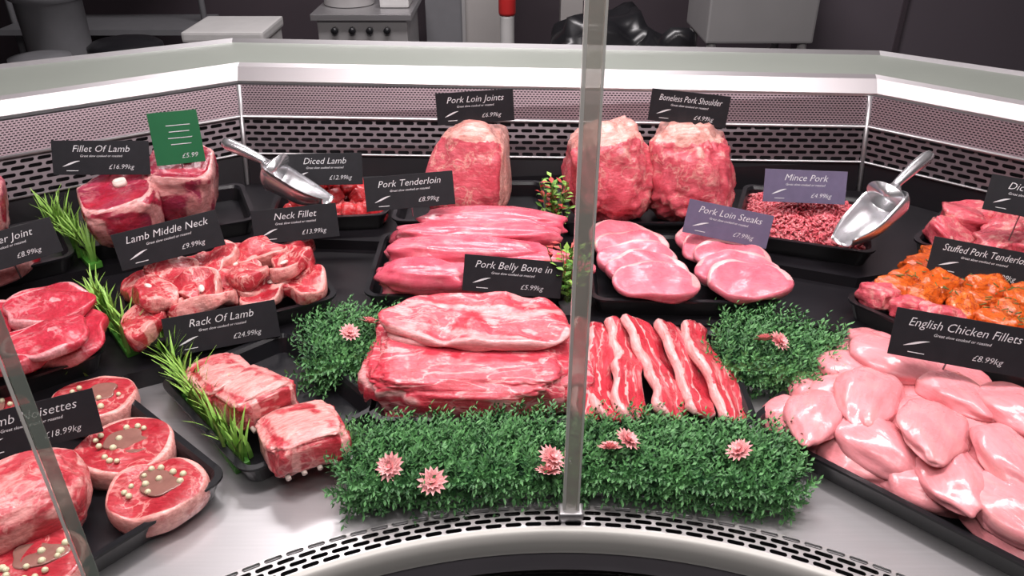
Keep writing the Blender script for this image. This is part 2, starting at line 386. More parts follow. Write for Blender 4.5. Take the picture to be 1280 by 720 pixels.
meatpiece('upper_slab',slab(.140,.060,.020,12,.07,fatc=270,fatspan=75,fatw=.10,sq=.70,amp=.006,topfat=bf1,shape=lambda t:1-.12*max(0,-math.cos(t))*abs(math.sin(2*t))),M['belly'],(-.052,1.002,.886),(7,0,-2),g)
meatpiece('middle_slab',slab(.128,.058,.02,14,.05,fatc=270,fatspan=200,fatw=.13,sq=.62,amp=.003,topfat=bf1),M['belly'],(-.05,1.01,.870),(6,0,-1),g)
g=empty('pork_belly_slices')
bx=[(.116,.098),(.140,.126),(.170,.170),(.196,.226),(.250,.262),(.284,.304)]
for i,(xb,xf) in enumerate(bx):
    xm=(xb+xf)/2; yaw=math.degrees(math.atan2(xb-xf,.24)); nl=40
    def dense(w,h):
        pts=[];m=17
        for q in range(m): pts.append((-w/2+w*q/(m-1),h/2-(.004 if q in(0,m-1) else 0)))
        for q in range(m): pts.append((w/2-w*q/(m-1),-h/2+(.004 if q in(0,m-1) else 0)))
        return pts
    rings=[];fa=[]
    for j in range(nl+1):
        t=j/nl; y=-.118+.236*t
        sc=min(1,(min(t,1-t)*10+.5)); bend=.008*math.sin(t*7+i*1.3)+.002*math.sin(t*21+i); w=1+.12*math.sin(t*7+i)+.05*math.sin(t*23+i*2)
        r_=[]
        for (a,b) in dense(.052,.016):
            r_.append(Vector((a*w*sc+bend,y,b*sc+.005*math.sin(t*9+i*2)+.003*noise.noise(Vector((a*60,y*40,i))))))
            k=a/.052+.5+.12*noise.noise(Vector((y*22,i*3.1,.4)))+.04*noise.noise(Vector((y*80,i*3.1,.4)))
            fade=.4+1.1*noise.noise(Vector((y*14,i*7.7,k*2)))
            fa.append(1.0 if k<.13 else (.30+.6*fade if .36<k<.45 else (.2+.6*fade if .63<k<.74 else (.6 if k>.96 else .02))))
        rings.append(r_)
    v,f=loft(rings)
    meatpiece('slice_%d'%(i+1),(v,f,fa),M['strip'],(xm,.962,.840),(2,28,-yaw),g)

# ---------------------------------------------------------------- tenderloins
g=empty('pork_tenderloins')
def tend(q):
    k=1-.34*max(0,q.x)**1.5-.12*max(0,-q.x); return Vector((q.x,q.y*k,q.z*k))
tl=[(-.085,1.158,.868,.132,1),(-.07,1.212,.870,.140,-2),(-.08,1.268,.872,.145,2),(-.075,1.325,.872,.138,0),
    (-.145,1.150,.890,.078,-4),(.035,1.19,.888,.10,-9),(-.07,1.208,.902,.140,-3),(-.058,1.258,.910,.145,-2),(-.03,1.305,.914,.132,-5)]
for i,(x,y,z,L,r) in enumerate(tl):
    meatpiece('fillet_%d'%(i+1),blob(L,.034,.024,i+20,.09,2.0,.66,fn=tend,n=4,fine=.012,fatfn=lambda v,q,i=i:.08+.55*max(0,noise.noise(Vector((v.x*2.5,v.y*1.6,v.z*1.6))+Vector((i,0,0))))+(.10 if v.z>.6 else 0)),M['tend'],(x,y,z),(0,0,r+(180 if i%3==1 else 0)),g)
g=empty('pork_loin_steaks')
k=0
for cx,n,dx in ((.205,5,.004),(.366,5,.004)):
    for i in range(n):
        y=1.315-.043*i
        k+=1
        meatpiece('steak_%d'%k,slab(.068,.045,.015,40+k,.10,fatc=80+random.uniform(-20,20),fatspan=100,fatw=.13,shape=lambda t:1+.10*math.cos(t),dome=.003,amp=.004,sidefat=.9),M['pork'],
          (cx+dx*i+random.uniform(-.008,.008),y,.868+.002*i),(15,random.uniform(-4,4),random.uniform(-16,12)),g)
# ---------------------------------------------------------------- back joints
def loinfat(v,q):
    if v.z>.50: return 1
    if v.x>.70: return .8
    return .12+.5*max(0,noise.noise(v*3))
meatpiece('pork_loin_joint',blob(.076,.078,.092,5,.06,1.6,.58,fn=lambda q:Vector((q.x*(1-.20*q.z)+.06*q.z,q.y*(1-.1*q.z),q.z)),fatfn=loinfat,n=5,fine=.018),M['porkj'],(-.080,1.462,.952),(-14,4,-6))
def shfat(v,q):
    a=.85 if v.z>.48+.15*noise.noise(v*2) else .1
    return max(a,.12+.6*noise.noise(v*3.2+Vector((2,1,5))))
for i,(x,y,w,rr,tl_) in enumerate(((.185,1.45,.082,8,-7),(.340,1.455,.080,-8,-9))):
    e=empty('pork_shoulder_joint')
    meatpiece('meat',blob(w,.088,.096,i+60,.09,1.9,.72,fn=lambda q:Vector((q.x*(1-.14*q.z),q.y,q.z)),fatfn=shfat,n=5,fine=.045),M['porkj'],(x,y,.955),(-16,tl_,rr),e)
def lambjoint(x,y,z,r,h,seed,rot):
    e=empty('lamb_leg_joint'); e.location=(x,y,z); e.rotation_euler=[R(a) for a in rot]
    def fn(q): return Vector((q.x*(1+.16*q.z),q.y*(1+.16*q.z),min(q.z,.80)))
    def ff(v,q):
        if v.z>.74+.04*noise.noise(v*3): return .0
        if v.z>.62: return .9
        return .56+1.0*noise.noise(v*2.4+Vector((seed,0,0)))
    V,F,A=blob(r,r,h,seed,.06,1.8,.60,fn=fn,fatfn=ff,n=5,fine=.02)
    mesh_obj('meat',V,F,M['lambjoint'],A,e)
    v,f=loft([[Vector((a,b,0)) for a,b in rrect(.024,.018,.008,4)],[Vector((a,b,.012)) for a,b in rrect(.022,.016,.008,4)],[Vector((a,b,.010)) for a,b in rrect(.012,.009,.004,4)]])
    o=mesh_obj('bone',v,f,M['bone'],None,e); o.location=(r*.2,r*.15,h*.80-.004)
lambjoint(-.612,1.385,.943,.058,.076,71,(12,6,10))
lambjoint(-.695,1.310,.932,.062,.062,74,(10,-8,30))
lambjoint(-.960,1.29,.945,.060,.068,77,(8,0,20))
meatpiece('lamb_shoulder_slice',slab(.07,.05,.03,78,.1,fatc=250,fatspan=90),M['lamb'],(-.875,1.19,.872),(4,0,30))
# ---------------------------------------------------------------- diced lamb
g=MB()
for i in range(90):
    u=random.uniform(-1,1);w=random.uniform(-1,1)
    x=u*.088;y=w*.07;z=.872+.062*(1-u*u)*(1-w*w)*(i/90)
    V,F,A=blob(.018,.015,.014,i,.15,1.5,.45,n=2,fatfn=lambda v,q:.15+.6*noise.noise(v*2+Vector((i,0,0))))
    g.add(V,F,A,TRS((x,y,z),(random.uniform(0,90),random.uniform(0,90),random.uniform(0,180))))
place(g.obj('diced_lamb',M['diced']),(-.350,1.475,0),(0,0,6))
# ---------------------------------------------------------------- mince
def mound(u,w): return .050*max(0,(1-abs(u)**3))*max(0,(1-abs(w)**3))+.010*noise.noise(Vector((u*3,w*3,4)))
g=MB(); nn=40;V=[];F=[]
for j in range(nn+1):
    for i in range(nn+1):
        u=-1+2*i/nn;w=-1+2*j/nn; V.append(Vector((u*.108,w*.105,.862+mound(u,w))))
for j in range(nn):
    for i in range(nn): a=j*(nn+1)+i; F.append((a,a+1,a+nn+2,a+nn+1))
g.add(V,F,[.2]*len(V))
for i in range(2200):
    u=random.uniform(-1,1);w=random.uniform(-1,1); x=u*.107;y=w*.104;z=.864+mound(u,w)+random.uniform(0,.006)
    a=random.uniform(0,6.28);L=random.uniform(.008,.020);b=random.uniform(-1,1)
    pts=[(x-math.cos(a)*L/2,y-math.sin(a)*L/2,z-.002),(x+b*.003,y,z+.001),(x+math.cos(a+b*.5)*L/2,y+math.sin(a+b*.5)*L/2,z-.002)]
    v,f=tube(pts,[.0016,.0022,.0016],5); g.add(v,f,[random.choice((.0,.1,.2,.45))]*len(v))
place(g.obj('pork_mince',M['mince']),(.560,1.395,0),(0,0,-20))
# ---------------------------------------------------------------- lamb middle neck
g=empty('lamb_middle_neck_chops')
ax=Vector((math.cos(R(28)),math.sin(R(28)),0));ay=Vector((-ax.y,ax.x,0));c=Vector((-.474,1.146,0))
k=0
def chop(p,z,s=1):
    global k
    k+=1
    rot=(random.uniform(2,24),random.uniform(-14,14),random.uniform(0,360))
    meatpiece('chop_%d'%k,slab(.046*s,.036*s,.024,100+k,.26,fatc=random.uniform(0,360),fatspan=80,fatw=.16,amp=.007,sidefat=.6,topfat=lambda x,y,z:.9*max(0,noise.noise(Vector((x*1.6,y*1.6,k*1.7)))-.16)*1.8),M['lambneck'],(p.x,p.y,z),rot,g)
    if k%2:
        m=TRS((p.x,p.y,z),rot); b=m@Vector((.018*s,.004,.024))
        V,F=ico(2); o=mesh_obj('bone_%d'%k,[Vector((v.x*.009,v.y*.005,v.z*.003)) for v in V],F,M['bone'],None,g); o.location=b; o.rotation_euler=[R(a) for a in rot]
for row,(yy,zz) in enumerate(((.062,.862),(.02,.866),(-.02,.868),(-.062,.864))):
    for col in range(4):
        p=c+ax*(-.115+.077*col+random.uniform(-.012,.012))+ay*(yy+random.uniform(-.008,.008)); chop(p,zz+random.uniform(0,.008))
for q in range(7):
    p=c+ax*(-.11+.036*q)+ay*(.035*(1 if q%2 else -1)); chop(p,.888,.95)
# ---------------------------------------------------------------- lamb leg steaks
g=empty('lamb_leg_steaks')
for i,(x,y,z,rx,ry,r,s) in enumerate(((-.665,.985,.868,.075,.055,25,1),(-.735,1.07,.868,.075,.052,10,2),(-.79,.99,.880,.075,.06,40,3),(-.70,.925,.884,.07,.05,35,4),(-.80,.90,.870,.07,.06,80,5),(-.88,1.03,.87,.07,.055,60,6),(-.70,1.03,.892,.066,.046,20,7),(-.655,.945,.893,.06,.042,50,8))):
    def tf(x_,y_,z_,s=s):
        d=math.hypot(x_-.15,y_-.1); 
        if d<.13: return .9
        return .55*max(0,noise.noise(Vector((x_*1.4,y_*1.4,s*2.2))))*1.6
    meatpiece('steak_%d'%(i+1),slab(rx,ry,.017,150+s,.16,fatc=random.uniform(60,300),fatspan=90,fatw=.10,topfat=tf,amp=.004),M['steak_l'],(x,y,z),(random.uniform(2,10),random.uniform(-5,5),r),g)
# ---------------------------------------------------------------- rack of lamb
g=empty('rack_of_lamb')
def rackfat(v,q):
    if v.z>.42: return .62+.5*noise.noise(v*2)
    return .30+.5*math.sin(q.x*10)
def rk(q): return Vector((q.x,q.y,q.z*(1-.15*q.y)+.30*(1-q.x*q.x)-.2))
for i,(x,y,z,sx,sy,r,tx) in enumerate(((-.412,.925,.840,.042,.060,38,-6),(-.362,.885,.850,.046,.060,45,-9),(-.272,.808,.842,.052,.056,28,-8))):
    meatpiece('rack_%d'%(i+1),blob(sx,sy,.023,i+200,.06,2.0,.40,fn=rk,fatfn=rackfat,n=5,fine=.02),M['rack'],(x,y,z),(tx,3,r),g)
    m=Matrix.Translation((x,y,z))@Matrix.Rotation(R(r),4,'Z')
    for b in range(4):
        a=m@Vector((-sx+.016+.02*b,-sy*1.06,-.012)); e=m@Vector((-sx+.016+.02*b,-sy*.6,-.004))
        v,f=tube([a,e],.0035,8); mesh_obj('rib_bone_%d_%d'%(i+1,b+1),v,f,M['bone'],None,g)
# ---------------------------------------------------------------- noisettes
def noisette(x,y,z,r,seed,h=.032,n=9):
    e=empty('lamb_noisette')
    meatpiece('meat',slab(r,r*.92,h,seed,.06,fatc=0,fatspan=400,fatw=.10,amp=.003,sidefat=.60),M['noiset'],(x,y,z),(0,0,0),e)
    rnd=random.Random(seed)
    V,F,A=slab(r*.46,r*.36,.003,seed+1,.3,amp=.001); meatpiece('stuffing',(V,F,A),M['jelly'],(x+.002,y+.006,z+h-.0012),(0,0,0),e)
    mb=MB(); a0=rnd.uniform(0,6.28)
    for i in range(n):
        t=a0+4.2*i/n+rnd.uniform(-.12,.12); rr=r*rnd.uniform(.46,.64)
        if i%4==3: rr=r*.22
        s=rnd.uniform(.0032,.0046)
        v,f=ico(2); mb.add([Vector(q)*s for q in v],f,None,TRS((x+math.cos(t)*rr,y+math.sin(t)*rr*.92,z+h+.002)))
    mb.obj('garlic_pearls',M['garlic'],e)
noisette(-.585,.893,.808,.058,301); noisette(-.500,.792,.808,.062,305,n=11); noisette(-.430,.716,.808,.058,309,n=12)
noisette(-.715,.85,.808,.06,311)
noisette(-.52,.605,.808,.055,313,n=12)
e=empty('stuffed_lamb_joint')
meatpiece('meat',blob(.080,.060,.046,320,.06,1.5,.72,n=5,fine=.02,fatfn=lambda v,q:.42+.8*noise.noise(v*2.5)),M['rack'],(-.575,.672,.850),(0,0,35),e)
# ---------------------------------------------------------------- chicken fillets
g=empty('chicken_fillets')
ax=Vector((math.cos(R(-45)),math.sin(R(-45)),0));ay=Vector((-ax.y,ax.x,0));c=Vector((.590,.793,0))
def chk(q):
    w=1-.10*q.x-.42*max(0,q.x)**1.6
    z=q.z*(1-.45*max(0,q.x))*(1 if q.z>0 else .55)
    return Vector((q.x,q.y*w+.16*q.x*q.x-.05,z-.10*abs(q.x)**2))
k=0
spec=[]
for j in range(4):
    for i in range(5): spec.append((-.175+.35*i/4,-.105+.21*j/3,.830,0))
for j in range(4):
    for i in range(5): spec.append((-.165+.33*i/4+.02*(j%2),-.098+.196*j/3,.852,1))
for j in range(2):
    for i in range(4): spec.append((-.12+.26*i/3,-.05+.10*j,.872,2))
for fx,fy,z,lay in spec:
    k+=1
    p=c+ax*(fx+random.uniform(-.010,.010))+ay*(fy+random.uniform(-.010,.010))
    ln=random.uniform(.060,.074); wd=random.uniform(.036,.045)
    meatpiece('fillet_%d'%k,blob(ln,wd,random.uniform(.020,.024),400+k,.08,1.7,.88,fn=chk,n=4,fine=.010,fatfn=lambda v,q:.15+.3*noise.noise(v*1.6)),M['chick'],(p.x,p.y,z+random.uniform(-.003,.004)),
      (random.uniform(-9,9)+(10 if fy<-.08 else 0),random.uniform(-7,7),random.choice((-35,-60,-75,-95,-110,-50,-130))+random.uniform(-12,12)),g)
# ---------------------------------------------------------------- marinated tray
g=empty('marinated_meat_pieces')
ax=Vector((math.cos(R(-51)),math.sin(R(-51)),0));ay=Vector((-ax.y,ax.x,0));c=Vector((.745,1.068,0))
k=0
for j in range(5):
    for i in range(6):
        k+=1; p=c+ax*(-.130+.052*i+random.uniform(-.008,.008))+ay*(-.092+.046*j+random.uniform(-.006,.006))
        plain=(j==0 and i<3)
        meatpiece('piece_%d'%k,blob(.034,.025,.020,500+k,.16,1.8,.75,n=4,fine=.04,fatfn=lambda v,q:.2+.5*noise.noise(v*3)),M['porkj'] if plain else M['marin'],
           (p.x,p.y,.868+random.uniform(0,.016)),(random.uniform(-15,15),random.uniform(-15,15),random.uniform(0,180)),g)
mb=MB()
for i in range(220):
    p=c+ax*random.uniform(-.13,.14)+ay*random.uniform(-.05,.10)
    v,f=box(.010,.0013,.0013); mb.add(v,f,None,TRS((p.x,p.y,.895+random.uniform(-.006,.005)),(random.uniform(-25,25),random.uniform(-25,25),random.uniform(0,180))))
mb.obj('herb_sprigs',M['herb'],g)
g=empty('diced_pork_pieces')
ax=Vector((math.cos(R(-42)),math.sin(R(-42)),0));ay=Vector((-ax.y,ax.x,0));c=Vector((.905,1.267,0))
k=0
for j in range(3):
    for i in range(4):
        k+=1; p=c+ax*(-.10+.068*i+random.uniform(-.006,.006))+ay*(-.062+.058*j)
        meatpiece('piece_%d'%k,blob(.042,.032,.024,540+k,.14,1.6,.55,n=4,fine=.03,fatfn=lambda v,q:.15+.6*noise.noise(v*2.4)),M['porkj'],(p.x,p.y,.885+random.uniform(0,.02)),(random.uniform(-15,15),random.uniform(-15,15),random.uniform(0,180)),g)

# ---------------------------------------------------------------- price cards
def textmesh(s,size,maxw,parent,loc,name='lettering',align='CENTER',shear=.3,off=-.00012,mat=None):
    cu=bpy.data.curves.new(name,'FONT'); cu.body=s; cu.size=size; cu.align_x=align; cu.shear=shear; cu.resolution_u=2
    cu.offset=off
    o=bpy.data.objects.new(name,cu); scene.collection.objects.link(o)
    bpy.context.view_layer.update()
    w=o.dimensions.x
    me=bpy.data.meshes.new_from_object(o.evaluated_get(bpy.context.evaluated_depsgraph_get()))
    bpy.data.objects.remove(o)
    me.materials.clear(); me.materials.append(mat or M['chalk'])
    m=bpy.data.objects.new(name,me); link(m,parent)
    sc=min(1,maxw/w) if w>0 else 1
    m.scale=(sc,1,1); m.location=loc; m.rotation_euler=(R(90),0,0); return m
def card(title,price,x,y,z,yaw,w=.16,h=.059,tilt=-22,roll=0,sub='Great slow cooked or roasted',mat=None,pin=.88):
    e=empty('price_card'); e.location=(x,y,z); e.rotation_euler=(Matrix.Rotation(R(yaw),3,'Z')@Matrix.Rotation(R(roll),3,'Y')@Matrix.Rotation(R(tilt),3,'X')).to_euler()
    v,f=box(w,.002,h,.0005); mesh_obj('slate',v,f,mat or M['slate'],None,e,False)
    textmesh(title,.0165,w*.80,e,(0,-.0013,h*.17))
    if sub: textmesh(sub,.0056,w*.62,e,(0,-.0013,h*.02),off=0)
    textmesh(price,.0115,w*.40,e,(w*.20,-.0013,-h*.33))
    V=[];n=16
    for i in range(n+1):
        t=i/n; V.append((-w*.40+t*w*.18,-.0013,-h*.26+.010*math.sin(t*1.6)));
    for i in range(n+1):
        t=i/n; V.append((-w*.40+t*w*.18,-.0013,-h*.26+.010*math.sin(t*1.6)-.0028*math.sin(t*math.pi)-.0003))
    mesh_obj('plain_mark',V,[(i,n+1+i,n+2+i,i+1) for i in range(n)],M['chalk'],None,e,False)
    v,f=box(w*.12,.0004,.0010); o=mesh_obj('mark_bar',v,f,M['chalk'],None,e,False); o.location=(-w*.30,-.0013,-h*.38)
    inv=(Matrix.Translation((x,y,z))@e.rotation_euler.to_matrix().to_4x4()).inverted()
    base=Vector((x,y+.012,z-h*.3)); low=Vector((x,y+.02,min(pin,z-.03)))
    v,f=tube([inv@low,inv@base,inv@Vector((x,y+.004,z))],.0013,6); mesh_obj('pin',v,f,M['pin'],None,e)
    v,f=box(.012,.006,.010,.001); o=mesh_obj('clip',v,f,M['black'],None,e,False); o.location=(0,.003,-h*.42)
    return e
card('Fillet Of Lamb','£16.99kg',-.718,1.325,1.028,8,roll=3,pin=.97)
card('Diced Lamb','£12.99kg',-.351,1.41,.973,3,w=.14)
card('Shoulder Joint','£8.99kg',-.815,1.139,.943,33,roll=-5)
card('Lamb Middle Neck','£9.99kg',-.548,1.146,.957,22,roll=-6)
card('Neck Fillet','£13.99kg',-.377,1.263,.930,10,w=.145,roll=-2)
card('Pork Tenderloin','£8.99kg',-.179,1.297,.977,8,w=.155,roll=-2,pin=.92)
card('Pork Loin Joints','£6.99kg',-.069,1.468,1.074,6,w=.145,tilt=-8,pin=1.035,roll=-2)
card('Boneless Pork Shoulder','£4.99kg',.33,1.46,1.074,-8,w=.145,tilt=-8,roll=4,pin=1.035)
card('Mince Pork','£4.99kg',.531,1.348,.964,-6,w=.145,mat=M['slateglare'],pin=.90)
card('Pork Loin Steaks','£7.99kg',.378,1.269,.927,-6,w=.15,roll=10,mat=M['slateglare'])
card('Pork Belly Bone in','£5.99kg',.001,1.118,.906,-3,roll=4,w=.158,pin=.84)
card('Rack Of Lamb','£24.99kg',-.443,1.03,.865,24,w=.165,pin=.80,roll=2)
card('Lamb Noisettes','£18.99kg',-.600,.78,.880,26,w=.15,pin=.82)
card('Stuffed Pork Tenderloin','£9.99kg',.766,1.146,.914,-20,w=.16,roll=3)
card('English Chicken Fillets','£8.99kg',.590,.874,.943,-17,w=.17,h=.064,roll=2)
card('Diced Pork','£6.99kg',.845,1.2,1.004,-22,w=.13,roll=3,pin=.91)
e=empty('green_ticket'); e.location=(-.594,1.36,1.052); e.rotation_euler=(R(-12),0,R(18))
v,f=box(.082,.002,.092,.0005); mesh_obj('card',v,f,M['green_card'],None,e,False)
for i in range(4):
    v,f=box(.04-.006*(i%2),.0006,.0012); o=mesh_obj('text_line_%d'%(i+1),v,f,M['chalk'],None,e,False); o.location=(.006,-.0014,.022-.011*i)
textmesh('£5.99',.012,.03,e,(.016,-.0013,-.036))
v,f=tube([(0,.004,-.03),(0,.012,-.075)],.0015,6); mesh_obj('pin',v,f,M['pin'],None,e)

# ---------------------------------------------------------------- scoops
def scoop(tip,end,w,twist=0):
    tip=Vector(tip);end=Vector(end);L=(end-tip).length
    bl=L*.56
    V=[];F=[];nj=14;ni=18
    for side in (0,1):
        for j in range(nj+1):
            t=j/nj
            wid=w*(.55+.45*math.sin(min(1,t*2.2)*math.pi/2)) if t<.5 else w
            if t>.88: wid=w*(1-.75*((t-.88)/.12)**2)
            wid-=side*.0018
            span=100-25*(1-t)
            for i in range(ni+1):
                a=R(-span+2*span*i/ni)
                V.append((t*bl,math.sin(a)*wid,-math.cos(a)*wid*.9))
    m=(nj+1)*(ni+1)
    for s in (0,1):
        for j in range(nj):
            for i in range(ni):
                a=s*m+j*(ni+1)+i; F.append((a,a+1,a+ni+2,a+ni+1))
    for j in range(nj):
        for i in (0,ni):
            a=j*(ni+1)+i; F.append((a,a+ni+1,a+m+ni+1,a+m))
    for i in range(ni): F.append((i,i+1,i+1+m,i+m)); 
    mb=MB(); mb.add(V,F)
    v,f=tube([(bl*.86,0,-w*.10),(bl*.95,0,-w*.08),(bl*1.02,0,0),(bl*1.08,0,.004)],[w*.86,w*.62,w*.30,.008],20); mb.add(v,f)
    v,f=tube([(bl*1.0,0,.003),(bl*1.15,0,.005),(L*.8,0,.006),(L*.93,0,.005),(L*.98,0,.004),(L,0,.003)],[.007,.008,.0105,.0115,.009,.003],14); mb.add(v,f)
    o=mb.obj('metal_scoop',M['alu'])
    d=(end-tip).normalized(); yv=Vector((0,0,1)).cross(d).normalized(); zv=d.cross(yv)
    rm=Matrix((d,yv,zv)).transposed().to_4x4()
    o.matrix_world=Matrix.Translation(tip)@rm@Matrix.Rotation(R(twist),4,'X'); return o
scoop((-.325,1.315,.962),(-.528,1.39,1.030),.044,twist=18)
scoop((.560,1.225,.925),(.745,1.345,1.025),.046,twist=-20)

# ---------------------------------------------------------------- greenery
def leafquad(mb,p,d,L,w,shade,up=Vector((0,0,1))):
    s=d.cross(up); 
    if s.length<.1: s=d.cross(Vector((1,0,0)))
    s.normalize(); nrm=s.cross(d).normalized()
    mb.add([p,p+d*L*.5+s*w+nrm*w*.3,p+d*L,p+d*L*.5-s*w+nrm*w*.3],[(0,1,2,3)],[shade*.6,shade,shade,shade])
def hedge(w,d,h,loc,rot,n,name='artificial_boxwood_mat'):
    mb=MB()
    v,f=box(w*.92,d*.86,h*.55,.006); mb.add(v,f,[0]*len(v),TRS((0,0,h*.3)))
    for i in range(n):
        x=random.uniform(-w/2,w/2);y=random.uniform(-d/2,d/2)
        z0=h*.35
        dr=Vector((random.gauss(0,.35),random.gauss(0,.35),1))
        ex=abs(x)/(w/2);ey=abs(y)/(d/2)
        if ex>.8: dr.x+=math.copysign(.7*random.random(),x)
        if ey>.75: dr.y+=math.copysign(.8*random.random(),y)
        if random.random()<.22:
            y=-d/2*.9; dr=Vector((random.gauss(0,.4),-.7,random.uniform(-.1,.8))); z0=random.uniform(.1,.7)*h
        dr.normalize(); p=Vector((x,y,z0)); L=h*random.uniform(.40,1.0)
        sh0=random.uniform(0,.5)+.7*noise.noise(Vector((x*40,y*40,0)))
        m=11
        for k in range(m):
            t=.25+.75*k/(m-1); q=p+dr*L*t
            a=k*2.4+random.uniform(-.3,.3)
            s1=dr.cross(Vector((1,.3,.1))).normalized(); s2=dr.cross(s1)
            ld=(s1*math.cos(a)+s2*math.sin(a)+dr*.75).normalized()
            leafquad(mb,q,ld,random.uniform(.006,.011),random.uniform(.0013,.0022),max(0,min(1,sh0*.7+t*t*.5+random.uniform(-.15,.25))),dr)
    o=mb.obj(name,M['leaf'],None,False); return place(o,loc,(0,0,rot))
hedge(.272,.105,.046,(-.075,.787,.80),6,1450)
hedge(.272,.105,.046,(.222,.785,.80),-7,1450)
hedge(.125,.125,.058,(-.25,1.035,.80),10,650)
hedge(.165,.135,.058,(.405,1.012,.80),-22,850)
def flower(x,y,z,r,tilt=(25,0)):
    mb=MB()
    for lay,(nn_,rr,el) in enumerate(((14,1,12),(12,.80,32),(9,.55,55))):
        for i in range(nn_):
            a=2*math.pi*i/nn_+lay*.3+random.uniform(-.08,.08); e_=R(el)
            d=Vector((math.cos(a)*math.cos(e_),math.sin(a)*math.cos(e_),math.sin(e_)))
            leafquad(mb,Vector((0,0,.001*lay)),d,r*rr,r*.22,random.uniform(.2,1))
    v,f=ico(2); mb.add([Vector(q)*r*.2 for q in v],f,[0]*len(v),TRS((0,0,.004)))
    o=mb.obj('artificial_pink_flower',M['petal'],None,False); place(o,(x,y,z),(tilt[0],tilt[1],random.uniform(0,360)))
    return o
for x,y,z,r in ((-.147,.732,.856,.020),(-.095,.713,.850,.020),(.047,.745,.858,.020),(.044,.729,.850,.018),(.122,.760,.860,.018),(.144,.775,.861,.019),(.283,.758,.858,.019),(.372,.978,.876,.019),(.390,.975,.876,.018),(-.242,.998,.876,.017),(-.216,1.022,.878,.019)):
    flower(x,y,z,r,(random.uniform(20,40),random.uniform(-10,10)))
def grass(p0,p1,n,hmin,hmax):
    p0=Vector(p0);p1=Vector(p1);mb=MB()
    ax=(p1-p0);L=ax.length;ang=math.atan2(ax.y,ax.x)
    v,f=box(L,.022,.012,.003); mb.add(v,f,[0]*len(v),TRS((p0+p1)/2+Vector((0,0,.006)),(0,0,math.degrees(ang))))
    for i in range(n):
        b=p0.lerp(p1,random.random())+Vector((random.gauss(0,.005),random.gauss(0,.005),.008))
        h=random.uniform(hmin,hmax); a=random.uniform(0,6.28); lean=random.uniform(.1,.6); w=random.uniform(.0022,.0036)
        d=Vector((math.cos(a),math.sin(a),0)); s=Vector((-d.y,d.x,0)); V=[];A=[]
        for k in range(6):
            t=k/5; c_=b+Vector((0,0,h*t*(1-.15*lean*t)))+d*h*lean*t*t; ww=w*(1-t**2)+.0002
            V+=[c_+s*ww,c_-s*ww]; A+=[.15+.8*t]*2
        mb.add(V,[(2*k,2*k+1,2*k+3,2*k+2) for k in range(5)],A)
    return mb.obj('artificial_grass_strip',M['grass'],None,False)
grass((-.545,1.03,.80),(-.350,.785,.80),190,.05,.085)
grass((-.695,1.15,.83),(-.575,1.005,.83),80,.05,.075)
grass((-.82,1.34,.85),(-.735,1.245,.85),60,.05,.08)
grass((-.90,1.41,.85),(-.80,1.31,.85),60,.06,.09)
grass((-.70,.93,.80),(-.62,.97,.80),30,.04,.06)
def plant(x,y,z,h):
    e=empty('small_artificial_plant')
    v,f=loft([[(a,b,0) for a,b in rrect(.024,.024,.005,3)],[(a,b,.02) for a,b in rrect(.03,.03,.006,3)]]); o=mesh_obj('clear_pot',v,f,M['pin'],None,e,False); o.location=(x,y,z)
    g_=MB();r_=MB()
    for i in range(18):
        a=random.uniform(0,6.28);l=random.uniform(.1,.6); tip=Vector((math.cos(a)*l*h*.5,math.sin(a)*l*h*.5,h*random.uniform(.5,1)))
        v,f=tube([Vector((0,0,.01)),tip*.5,tip],.0008,4); g_.add(v,f,[.2]*len(v),TRS((x,y,z)))
        for k in range(7):
            q=tip*(.45+.55*k/6); d=Vector((random.gauss(0,1),random.gauss(0,1),random.uniform(0,.8))).normalized()
            leafquad(r_ if (i%4==0) else g_,q+Vector((x,y,z)),d,.017,.005,random.random())
    g_.obj('leaves',M['grass'],e,False); r_.obj('red_leaves',M['redleaf'],e,False)
plant(.079,1.375,.85,.125); plant(.092,1.135,.83,.125)

# ---------------------------------------------------------------- preparation room behind
W={}
W['floor']=simple('floor_vinyl',(.05,.045,.05),.5); W['wall']=simple('wall_plum',(.12,.10,.118),.7,noise_amt=.06,scale=3)
W['walld']=simple('wall_dark',(.06,.045,.055),.7,noise_amt=.1,scale=3); W['ceil']=simple('ceiling_paint',(.25,.25,.25),.8)
W['grey']=simple('grey_plastic',(.16,.16,.17),.5); W['white']=simple('white_enamel',(.60,.59,.58),.4); W['red']=simple('red_paint',(.6,.03,.03),.4)
W['pale']=simple('pale_panel',(.38,.36,.35),.4,.1,noise_amt=.08,scale=4); W['bag']=simple('bin_liner',(.012,.012,.014),.3)
W['dsteel']=simple('dull_steel',(.47,.46,.46),.38,.45,noise_amt=.1,scale=5)
def plane_box(name,x0,x1,y0,y1,z0,z1,mat,parent=None,bev=0):
    v,f=box(x1-x0,y1-y0,z1-z0,bev); o=mesh_obj(name,v,f,mat,None,parent,False); o.location=((x0+x1)/2,(y0+y1)/2,(z0+z1)/2); return o
plane_box('floor',-4,4,-2.5,5,-.1,0,W['floor']); plane_box('ceiling',-4,4,-2.5,5,2.9,3.0,W['ceil'])
plane_box('wall_back',-4,4,4.4,4.5,0,2.9,W['walld']); plane_box('wall_left',-4,-3.9,-2.5,4.4,0,2.9,W['walld'])
plane_box('wall_right',3.9,4,-2.5,4.4,0,2.9,W['wall']); plane_box('wall_front',-3.9,3.9,-2.5,-2.4,0,2.9,W['walld'])
plane_box('wall_partition',1.25,3.9,3.55,3.65,0,2.9,W['wall'])
plane_box('trim_partition',1.66,1.68,3.54,3.55,0,2.9,W['walld'])
